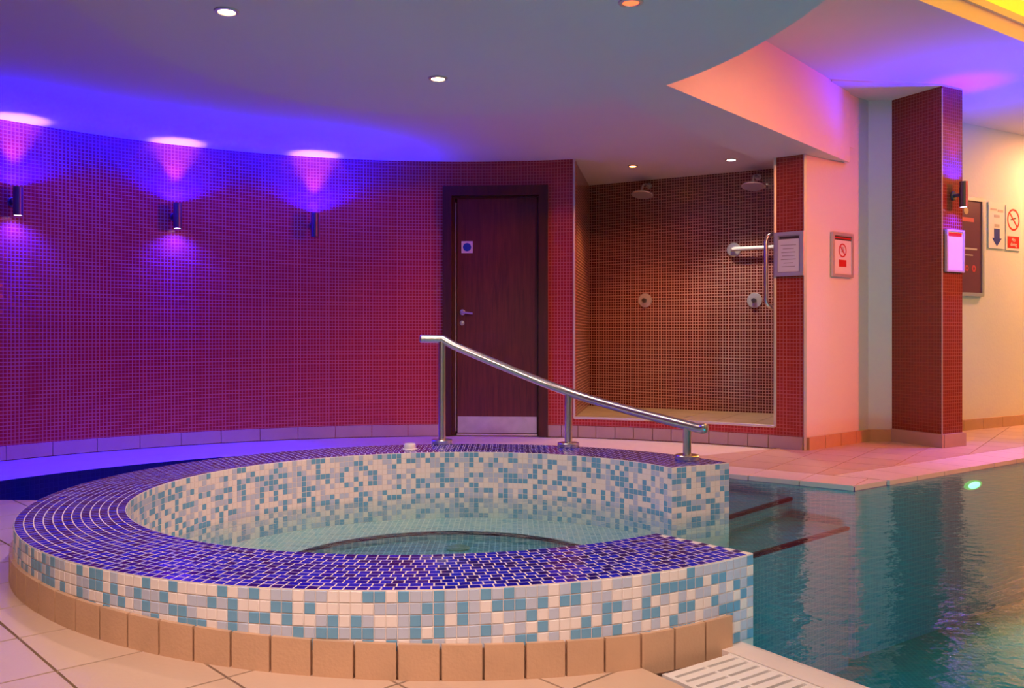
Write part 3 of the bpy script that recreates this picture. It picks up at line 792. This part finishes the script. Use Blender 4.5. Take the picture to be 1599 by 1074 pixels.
# ---- white grating along the near pool edge
g0 = Vector((0.597, 2.383)) ; gl = 1.5; gw = 0.266
gc = g0 - U * gw / 2 - V * gl / 2
gr = empty('drain_grating', (gc.x, gc.y, -0.03), 'white slatted plastic overflow grating along the near pool edge', 'grating')
GZ = -0.028
def gbar(name, a, b, wd, z0, z1):
    d = (b - a).normalized(); n = Vector((-d.y, d.x)) * (wd / 2)
    return kid(MB().prism([P2(a - n), P2(b - n), P2(b + n), P2(a + n)], z0, z1).build(name, M_GRATE), gr)
for off in (0.010, gw - 0.010): gbar('frame_bar', g0 - U * off, g0 - U * off - V * gl, 0.014, GZ - 0.03, GZ)
k = 0
while k * 0.036 < gl - 0.02:
    c = g0 - V * (k * 0.036 + 0.014)
    gbar('slat', c - U * 0.014, c - U * (gw - 0.014), 0.0245, GZ - 0.02, GZ - 0.001); k += 1
gbar('rib', g0 - U * gw * 0.5, g0 - U * gw * 0.5 - V * gl, 0.009, GZ - 0.03, GZ - 0.0012)

# ---- blue up-and-down wall lamps
def wall_lamp(p, n, label, up=True, down=True, group='blue up-and-down wall lamps', pw=1.0, hot=(0.20, 0.09, 1.0), ro=0.030, h=0.19, so=0.085):
    n = Vector((n.x, n.y, 0)).normalized()
    root = empty('wall_lamp', p, label, 'wall lamp', group)
    c = p + n * so
    T = Matrix.Translation(c)
    body = kid(MB().lathe([(ro - 0.006, h / 2 - 0.012), (ro - 0.004, h / 2), (ro, h / 2), (ro, -h / 2), (ro - 0.004, -h / 2), (ro - 0.006, -h / 2 + 0.006)], 28, 0, T).build('lamp_body', M_LAMPBODY, None, True), root)
    brk = kid(MB().tube([p + n * 0.012, c - n * (ro - 0.005)], 0.012, 12).build('bracket', M_LAMPBODY, None, True), root)
    q = n.to_track_quat('Z', 'Y').to_matrix().to_4x4(); q.translation = p
    sub(MB().lathe([(0.034, 0.0), (0.034, 0.010), (0.030, 0.014), (0.0, 0.014)], 24, 0, q).build('backplate', M_LAMPBODY, None, True), brk)
    sub(MB().lathe([(0.0, h / 2 - 0.008), (ro - 0.005, h / 2 - 0.008)], 24, 0, T).build('lens', M_LED), body)
    sub(MB().lathe([(ro - 0.005, -h / 2 + 0.003), (0.0, -h / 2 + 0.003)], 24, 0, T).build('lens', M_LED if down else M_LAMPBODY), body)
    if up:
        spot('lamp_up_wide', c + Vector((0, 0, h / 2 + 0.01)), (0, 0, 1), E_BLUE_WIDE * pw, BLUE, 156, 0.5, 0.02, root)
        spot('lamp_up_beam', c + Vector((0, 0, h / 2 + 0.01)), (0, 0, 1), E_BLUE_HOT * pw, hot, 58, 0.85, 0.02, root)
    if down:
        spot('lamp_down', c - Vector((0, 0, h / 2 + 0.01)), n * 0.30 + Vector((0, 0, -1)), E_BLUE_DOWN * pw, BLUE, 70, 0.7, 0.02, root)
        spot('lamp_down_wash', c - Vector((0, 0, h / 2 + 0.01)), (0, 0, -1), 70.0 * pw, (0.012, 0.003, 1.0), 150, 0.9, 0.02, root)
for x, y, lab, dn in ((20, 316, 'leftmost lamp on the curved wall, cut by the picture edge, lit blue above and below', True),
                      (273, 339, 'middle lamp on the curved red wall, lit blue above and below', True),
                      (490, 353, 'lamp on the curved wall nearest the door, lit upwards only', False)):
    p2 = wall_dir(x); n = WC - p2
    d = p2.y
    wall_lamp(Vector((p2.x, p2.y, EYE.z + (HY - y) / F * d)), n, lab, True, dn)
cn = Vector((COL_R.y - COL_F.y, -(COL_R.x - COL_F.x)))
lp = on_plane(1488, 306, COL_F, cn)
wall_lamp(lp, cn, 'dark lamp on the tiled column, lit blue above and below', True, True, pw=0.4, hot=(0.35, 0.0, 1.0))

# ---- recessed ceiling lights
def downlight(p, label, lens, energy=0, col=WARM, size=110, group=None, r=0.05, blend=0.6, rad_=0.04, name='ceiling_light', aim=(0, 0, -1)):
    root = empty(name, p, label, 'ceiling light', group)
    T = Matrix.Translation(p)
    kid(MB().lathe([(r * 0.62, -0.002), (r * 0.72, -0.008), (r * 0.95, -0.006), (r, 0.0)], 28, 0, T).build('bezel', M_TRIM, None, True), root)
    kid(MB().lathe([(r * 0.66, -0.004), (0.0, -0.004)], 24, 0, T).build('lens', lens), root)
    if energy: spot('light', Vector(p) + Vector((0, 0, -0.02)), aim, energy, col, size, blend, rad_, root)
    return root
g = 'spotlights in the round ceiling'
downlight(on_z(354, 17, CEIL_BEAM), 'lit warm spotlight at the upper left of the round ceiling', M_LAMPWARM, E_DISC, WARM, 84, g)
downlight(on_z(684, 122, CEIL_BEAM), 'lit warm spotlight near the centre of the far edge of the round ceiling', M_LAMPWARM, E_DISC, WARM, 84, g)
downlight(on_z(985, 3, CEIL_BEAM), 'dim amber spotlight at the top edge of the picture in the round ceiling', M_LAMPOFF, 0, group=g)
downlight(on_z(988, 259, CEIL_LOW), 'amber spotlight in the shower ceiling, the left one of two', M_LAMPAMBER, E_SHOWER * 0.6, (1.0, 0.45, 0.16), 96, 'shower spotlights', 0.045)
downlight(on_z(1142, 249, CEIL_LOW), 'bright white spotlight in the shower ceiling, the right one of two', M_LAMPWHITE, E_SHOWER, (1.0, 0.82, 0.68), 96, 'shower spotlights', 0.052)
# unseen ceiling lamps, added to light the deck, tub and right wall
downlight(Vector((-0.9, 0.9, CEIL_LOW)), 'unseen warm spotlight added over the near deck', M_LAMPWARM, E_DECK, WARM, 80, 'added deck spotlights', 0.06, 0.8, 0.15, aim=(0.20, 1.0, -1))
downlight(Vector((0.9, 0.6, CEIL_LOW)), 'unseen warm spotlight added by the near pool edge', M_LAMPWARM, E_DECK, WARM, 76, 'added deck spotlights', 0.06, 0.8, 0.15, aim=(-0.36, 0.95, -1))

ap = rwp(1.75) + Vector((RWD.y, -RWD.x)) * 0.55  # unseen lamp, added to warm the far right wall
downlight(Vector((ap.x, ap.y, CEIL_UP)), 'unseen amber spotlight added beside the right wall', M_LAMPAMBER, 430, (1.0, 0.36, 0.14), 120, None, 0.06, 0.8, 0.08, aim=(-0.75, -0.1, -1))
# ---- unseen wash lamps, added for colour; green lamp and added cyan lamps under water
def added_wash_lamp(p, aim, label, energy, col, lens, size=110):
    d = (Vector(aim) - Vector(p)).normalized()
    root = empty('added_wash_lamp', p, label, 'lamp')
    q = d.to_track_quat('Z', 'Y').to_matrix().to_4x4(); q.translation = Vector(p)
    kid(MB().lathe([(0.03, -0.10), (0.07, -0.06), (0.08, 0.0), (0.072, 0.0), (0.066, -0.012)], 24, 0, q).build('lamp_body', M_LAMPBODY, None, True), root)
    kid(MB().lathe([(0.0, -0.010), (0.068, -0.010)], 24, 0, q).build('lens', lens), root)
    spot('light', Vector(p) + d * 0.03, d, energy, col, size, 0.8, 0.10, root)
added_wash_lamp((6.0, 4.6, 2.30), (1.9, 5.9, 0.9), 'unseen red flood lamp added on the far side of the pool', E_RED, (1.0, 0.05, 0.06), M_ADDEDRED, 66)
added_wash_lamp((1.95, 3.3, 2.58), (1.35, 5.2, 2.40), 'unseen pink wash lamp added to colour the ceiling beam', 26.0, (1.0, 0.07, 0.10), M_ADDEDRED, 80)
added_wash_lamp((2.4, 2.2, 2.56), (0.85, 7.0, 0.8), 'unseen orange wash lamp added to warm the door and shower walls', 240.0, (1.0, 0.28, 0.13), M_LAMPAMBER, 44)
def pool_lamp(p, n, label, energy, col, lens, size=150, sx=1.0, sy=1.0, ring=None, dip=-0.25):
    n = Vector((n[0], n[1], 0)).normalized()
    root = empty('pool_lamp', p, label, 'pool light')
    q = n.to_track_quat('Z', 'Y').to_matrix().to_4x4(); q.translation = Vector(p)
    q = frame(Vector(p), n) @ Matrix.Diagonal((sx, sy, 1, 1))
    kid(MB().lathe([(0.060, 0.0), (0.060, 0.010), (0.050, 0.014)], 28, 0, q).build('bezel', ring or M_STEEL, None, True), root)
    kid(MB().lathe([(0.050, 0.011), (0.03, 0.020), (0.0, 0.023)], 24, 0, q).build('lens', lens, None, True), root)
    spot('light', Vector(p) + n * 0.10, n + Vector((0, 0, dip)), energy, col, size, 0.9, 0.05, root)
gp = on_plane(1518, 757, Q - V * 0.008, V)
pool_lamp(gp, -V, 'glowing green lamp under water in the far pool wall', E_POOL * 0.5, (0.04, 1.0, 0.35), M_GREEN, 165, 1.7, 0.5, M_GREENHALO)
for s_, e_, lb in ((0.9, 1.0, 'unseen cyan lamp added under water in the near pool wall, by the grating'), (2.6, 1.0, 'unseen cyan lamp added under water in the near pool wall, far from the tub')):
    pp = N0 - V * s_  # unseen lamps, added to brighten the teal of the pool
    pool_lamp(Vector((pp.x + U.x * 0.012, pp.y + U.y * 0.012, -0.35)), U, lb, E_POOL * 2.8 * e_, (0.06, 0.95, 0.92), M_ADDEDCYAN, 140, dip=-0.35)

# ---- shower fittings on the brown mosaic wall
def shp(x, y): return on_plane(x, y, SH_A, SHN)
SN3 = Vector((SHN.x, SHN.y, 0)); SD3 = Vector((SHD.x, SHD.y, 0))
for x, y, lab in ((1003, 303, 'round chrome shower head under the amber spotlight'), (1176, 290, 'round chrome shower head under the white spotlight')):
    h0 = shp(x, y) ; c = h0 + SN3 * 0.18
    c = EYE + (h0 - EYE) * ((c - EYE).dot(SN3) / (h0 - EYE).dot(SN3))
    root = empty('rain_shower', c, lab, 'shower head', 'shower heads')
    wp_ = c - SN3 * 0.175 + Vector((0, 0, 0.10))
    arm = kid(MB().tube([wp_, wp_ + SN3 * 0.10, wp_ + SN3 * 0.155 - Vector((0, 0, 0.018)), c + Vector((0, 0, 0.05)), c + Vector((0, 0, 0.012))], 0.012, 12).build('arm', M_CHROME, None, True), root)
    sub(MB().lathe([(0.0, 0.0), (0.028, 0.0), (0.028, 0.010), (0.0, 0.011)], 20, 0, frame(wp_ + SN3 * 0.0, SN3)).build('arm_rose', M_CHROME, None, True), arm)
    T = Matrix.Translation(c) @ Matrix.Rotation(rad(-12), 4, SD3)
    kid(MB().lathe([(0.0, -0.012), (0.095, -0.012), (0.102, -0.006), (0.097, 0.002), (0.030, 0.018), (0.014, 0.03), (0.0, 0.031)], 32, 0, T).build('head', M_CHROME, None, True), root)
for x, y, lab in ((1007.5, 469, 'round chrome shower valve plate, the left one of two'), (1178.5, 469, 'round chrome shower valve plate by the grab rail')):
    c = shp(x, y)
    root = empty('shower_valve', c, lab, 'shower valve', 'shower valves')
    plate = kid(MB().lathe([(0.066, 0.0), (0.066, 0.006), (0.062, 0.011), (0.022, 0.013)], 36, 0, frame(c, SN3)).build('plate', M_CHROME, None, True), root)
    sub(MB().lathe([(0.020, 0.010), (0.020, 0.040), (0.016, 0.045), (0.0, 0.046)], 24, 0, frame(c, SN3)).build('push_button', M_LAMPBODY, None, True), plate)
# grab rail along the back wall and upright grab bar on the pillar side
c = shp(1146, 390)
root = empty('grab_rail', c, 'white horizontal grab rail fixed to the shower wall', 'grab rail')
pts = [c + SN3 * 0.002, c + SN3 * 0.04, c + SN3 * 0.065 + SD3 * 0.015, c + SN3 * 0.075 + SD3 * 0.05, c + SN3 * 0.075 + SD3 * 0.30, c + SN3 * 0.075 + SD3 * 0.60]
kid(MB().tube(pts, 0.0185, 16).build('bar', M_WHITE, None, True), root)
kid(MB().lathe([(0.062, 0.0), (0.062, 0.012), (0.054, 0.018), (0.020, 0.019)], 32, 0, frame(c, SN3)).build('flange', M_CHROME, None, True), root)
gx = on_plane(1196, 425, PIL_L + Vector((0.0, 0.10)), Vector((0, 1)))
zt = EYE.z + (HY - 366) / F * gx.y; zb = EYE.z + (HY - 480) / F * gx.y
sd = Vector((1, 0.05, 0)).normalized()
root = empty('grab_bar', (gx.x, gx.y, zb), 'upright steel grab bar at the shower opening beside the pillar', 'grab bar')
pts = [Vector((gx.x, gx.y, zt)) + sd * 0.105, Vector((gx.x, gx.y, zt)) + sd * 0.06 ] + [Vector((gx.x, gx.y, zt - 0.055)) + sd * (0.055 * (1 - math.sin(a))) + Vector((0, 0, 0.055 * math.cos(a))) for a in (0.3, 0.7, 1.1, 1.57)]
pts += [Vector((gx.x, gx.y, zb + 0.055)) + sd * (0.055 * (1 - math.cos(a))) - Vector((0, 0, 0.055 * math.sin(a))) for a in (0.0, 0.45, 0.9, 1.25)] + [Vector((gx.x, gx.y, zb)) + sd * 0.06, Vector((gx.x, gx.y, zb)) + sd * 0.105]
kid(MB().tube(pts, 0.015, 14).build('bar', M_STEEL, None, True), root)
for z in (zt, zb):
    kid(MB().lathe([(0.034, 0.0), (0.034, 0.010), (0.016, 0.014)], 24, 0, frame(Vector((gx.x, gx.y, z)) + sd * 0.105, -sd)).build('flange', M_STEEL, None, True), root)

# ---- signs: framed board of width w and height h at p, facing n
def bar(m, M, x, y, w_, h_, z=0.0, d=0.0015, mi=0): m.box((x, y, z + d / 2), (w_, h_, d), mi, M)
def ringm(m, M, x, y, r0, r1, z, d=0.0015, n=40, sx=1.0):
    for i in range(n):
        a, b = 2 * PI * i / n, 2 * PI * (i + 1) / n
        q = [Vector((x + sx * r * math.cos(t), y + r * math.sin(t), z + d)) for r, t in ((r0, a), (r1, a), (r1, b), (r0, b))]
        m.add([M @ v for v in q], [(0, 1, 2, 3)])
        m.add([M @ q[1], M @ (q[1] - Vector((0, 0, d))), M @ (q[2] - Vector((0, 0, d))), M @ q[2]], [(0, 1, 2, 3)])
def slash(m, M, x, y, L_, w_, ang, z, d=0.0015):
    m.box((0, 0, d / 2), (L_, w_, d), 0, M @ Matrix.Translation((x, y, z)) @ Matrix.Rotation(ang, 4, 'Z'))
def text(txt, M, x, y, size, mat, parent, name='lettering', z=0.0):
    cu = bpy.data.curves.new(name, 'FONT'); cu.body = txt; cu.size = size; cu.align_x = 'CENTER'; cu.align_y = 'CENTER'; cu.extrude = 0.0006
    t_ = bpy.data.objects.new('tmp', cu); COL.objects.link(t_)
    bpy.context.view_layer.update()
    me = bpy.data.meshes.new_from_object(t_.evaluated_get(bpy.context.evaluated_depsgraph_get()))
    bpy.data.objects.remove(t_); bpy.data.curves.remove(cu)
    me.transform(M @ Matrix.Translation((x, y, z))); me.materials.clear(); me.materials.append(mat)
    o = bpy.data.objects.new(name, me); COL.objects.link(o)
    return sub(o, bpy.data.objects[parent['_b']])
def framed(name, p, n, w_, h_, label, board, fmat, fw=0.018, depth=0.022, proud=0.0):
    M = frame(Vector(p) + Vector((n[0], n[1], 0)).normalized() * proud, (n[0], n[1], 0))
    root = empty(name, M.translation, label, 'sign')
    m = MB(); m.box((0, 0, depth * 0.35), (w_ - fw, h_ - fw, depth * 0.5), 0, M); bd = kid(m.build('board', board), root); root['_b'] = bd.name
    if fw:
        m = MB()
        for x, y, a, b in ((0, h_ / 2 - fw / 2, w_, fw), (0, -h_ / 2 + fw / 2, w_, fw), (-w_ / 2 + fw / 2, 0, fw, h_ - 2 * fw), (w_ / 2 - fw / 2, 0, fw, h_ - 2 * fw)):
            m.box((x, y, depth / 2), (a, b, depth), 0, M)
        kid(m.build('sign_frame', fmat), root)
    return root, M, depth * 0.6
def add(root, fn, name, mat):
    m = MB(); fn(m); return sub(m.build(name, mat), bpy.data.objects[root['_b']])
def size_on(x0, y0, x1, y1, p, n):
    a, b, c, d = on_plane(x0, (y0 + y1) / 2, p, n), on_plane(x1, (y0 + y1) / 2, p, n), on_plane((x0 + x1) / 2, y0, p, n), on_plane((x0 + x1) / 2, y1, p, n)
    return (a + b) / 2 + Vector((0, 0, (c.z + d.z) / 2 - (a.z + b.z) / 2)), (b - a).length, abs(c.z - d.z)
# notice case on the pillar
pn = Vector((PIL_R.y - PIL_L.y, -(PIL_R.x - PIL_L.x))).normalized()
p, a, b = size_on(1211, 362, 1256, 431, PIL_L + pn * 0.012, pn)
root, M, z = framed('notice_case', p, pn, a, b, 'silver snap-frame notice with white paper on the tiled pillar', M_GREYPRINT, M_FRAME, 0.026)
sheet = add(root, lambda m: bar(m, M, -0.005, -0.012, a - 0.062, b - 0.085, z), 'paper_sheet', M_PAPER)
def lines(m):
    for k in range(7): bar(m, M, -0.005, b * 0.20 - k * 0.026, (a - 0.10) * (1.0, 0.7, 0.9, 0.8, 0.95, 0.6, 0.85)[k], 0.006, z + 0.0016)
add(root, lines, 'printed_lines', M_GREYPRINT)
add(root, lambda m: bar(m, M, 0, b / 2 - 0.042, a - 0.07, 0.018, z), 'heading_strip', M_SIGNDARK)
# framed prohibition sign on the pink wall
wn = Vector((WW1.y - PIL_R.y, -(WW1.x - PIL_R.x))).normalized()
p, a, b = size_on(1297, 364, 1329, 433, PIL_R + wn * 0.004, wn)
root, M, z = framed('prohibition_sign', p, wn, a, b, 'framed white sign with a red prohibition ring on the pink wall', M_SIGNWHITE, M_FRAME, 0.022)
add(root, lambda m: (bar(m, M, 0, b / 2 - 0.040, a - 0.05, 0.030, z)), 'heading_strip', M_SIGNDARK)
add(root, lambda m: bar(m, M, 0, b / 2 - 0.040, a - 0.06, 0.010, z + 0.0015), 'heading_line', M_SIGNRED)
add(root, lambda m: (ringm(m, M, 0, 0.035, 0.042, 0.052, z), slash(m, M, 0, 0.035, 0.094, 0.010, -PI / 4, z)), 'prohibition_ring', M_SIGNRED)
add(root, lambda m: (bar(m, M, 0, 0.035, 0.034, 0.032, z - 0.001), bar(m, M, 0.004, 0.058, 0.02, 0.01, z - 0.001)), 'pictogram', M_GREYPRINT)
add(root, lambda m: bar(m, M, 0, -0.062, 0.10, 0.052, z), 'red_panel', M_SIGNRED)
# sign under the column lamp
p, a, b = size_on(1475, 359, 1502.5, 425, COL_F + cn.normalized() * 0.004, cn)
root, M, z = framed('column_notice', p, cn, a, b, 'white framed notice under the blue lamp on the tiled column', M_PAPER, M_FRAME, 0.014)
add(root, lambda m: bar(m, M, -0.004, b / 2 - 0.036, a - 0.05, 0.026, z), 'heading_strip', M_SIGNRED)
# big poster, arrow sign and no-diving sign on the right wall
rn = Vector((RWD.y, -RWD.x))
p, a, b = size_on(1478, 307, 1533.5, 462, RW0 + rn * 0.006, rn)
root, M, z = framed('poster', p, rn, a, b, 'tall maroon poster in a silver frame, half hidden by the column', M_POSTER, M_FRAME, 0.030)
def pl_(m):
    bar(m, M, 0.0, -0.02, a * 0.62, 0.016, z); bar(m, M, -0.03, -0.075, a * 0.5, 0.010, z)
add(root, pl_, 'pale_lines', M_POSTERTEXT)
add(root, lambda m: bar(m, M, 0.02, b * 0.27, a * 0.36, 0.036, z), 'red_line', M_POSTERRED)
add(root, lambda m: (ringm(m, M, a * 0.02, -b * 0.22, 0.012, 0.026, z), ringm(m, M, a * 0.22, -b * 0.22, 0.012, 0.030, z)), 'red_emblems', M_POSTERRED)
add(root, lambda m: ringm(m, M, 0.0, b * 0.36, 0.0, 0.034, z), 'gold_emblem', M_GOLD)
p, a, b = size_on(1543, 316, 1568, 388, RW0 + rn * 0.004, rn)
root, M, z = framed('arrow_sign', p, rn, a, b, 'white wall sign with a dark blue arrow pointing down', M_SIGNWHITE, M_FRAME, 0.0, 0.010)
def arrow(m):
    s_ = a * 0.28; q = [(-0.6, 1.1), (0.6, 1.1), (0.6, -0.1), (1.05, -0.1), (0, -1.1), (-1.05, -0.1), (-0.6, -0.1)]
    top = [M @ Vector((x * s_, -b * 0.26 + y * s_, z + 0.002)) for x, y in q]; bot = [M @ Vector((x * s_, -b * 0.26 + y * s_, z - 0.001)) for x, y in q]
    m.add(top, [(0, 6, 5, 3, 2, 1)[::-1] if False else (1, 0, 6, 2), (3, 5, 4), (2, 6, 5, 3)])
    m.add(top + bot, [(i, (i + 1) % 7, 7 + (i + 1) % 7, 7 + i) for i in range(7)])
add(root, arrow, 'arrow', M_SIGNBLUE)
add(root, lambda m: (bar(m, M, -a * 0.2, b * 0.34, a * 0.38, 0.016, z), bar(m, M, a * 0.22, b * 0.32, a * 0.34, 0.020, z), bar(m, M, 0, b * 0.20, a * 0.32, 0.024, z), bar(m, M, 0, -b * 0.01, a * 0.3, 0.028, z)), 'faded_lines', M_GREYPRINT)
p, a, b = size_on(1570, 321, 1592.5, 391, RW0 + rn * 0.004, rn)
root, M, z = framed('diving_sign', p, rn, a, b, 'white wall sign with a red prohibition ring over a red panel', M_SIGNWHITE, M_FRAME, 0.0, 0.010)
rr_ = a * 0.42
add(root, lambda m: (ringm(m, M, 0, b * 0.18, rr_ * 0.84, rr_, z), slash(m, M, 0, b * 0.18, rr_ * 1.75, rr_ * 0.15, -PI / 4, z)), 'prohibition_ring', M_SIGNRED)
add(root, lambda m: (slash(m, M, 0.0, b * 0.20, rr_ * 0.9, 0.012, 0.25, z - 0.001), slash(m, M, rr_ * 0.3, b * 0.12, rr_ * 0.35, 0.010, -0.9, z - 0.001)), 'diver_pictogram', M_SIGNDARK)
add(root, lambda m: bar(m, M, 0, -b * 0.32, a * 0.80, b * 0.26, z), 'red_panel', M_SIGNRED)
text('No', M, 0, -b * 0.265, b * 0.11, M_SIGNWHITE, root, z=z + 0.0022)
text('diving', M, 0, -b * 0.37, b * 0.11, M_SIGNWHITE, root, z=z + 0.0022)
for o in COL.objects:
    if '_b' in o: del o['_b']
bpy.context.view_layer.update()
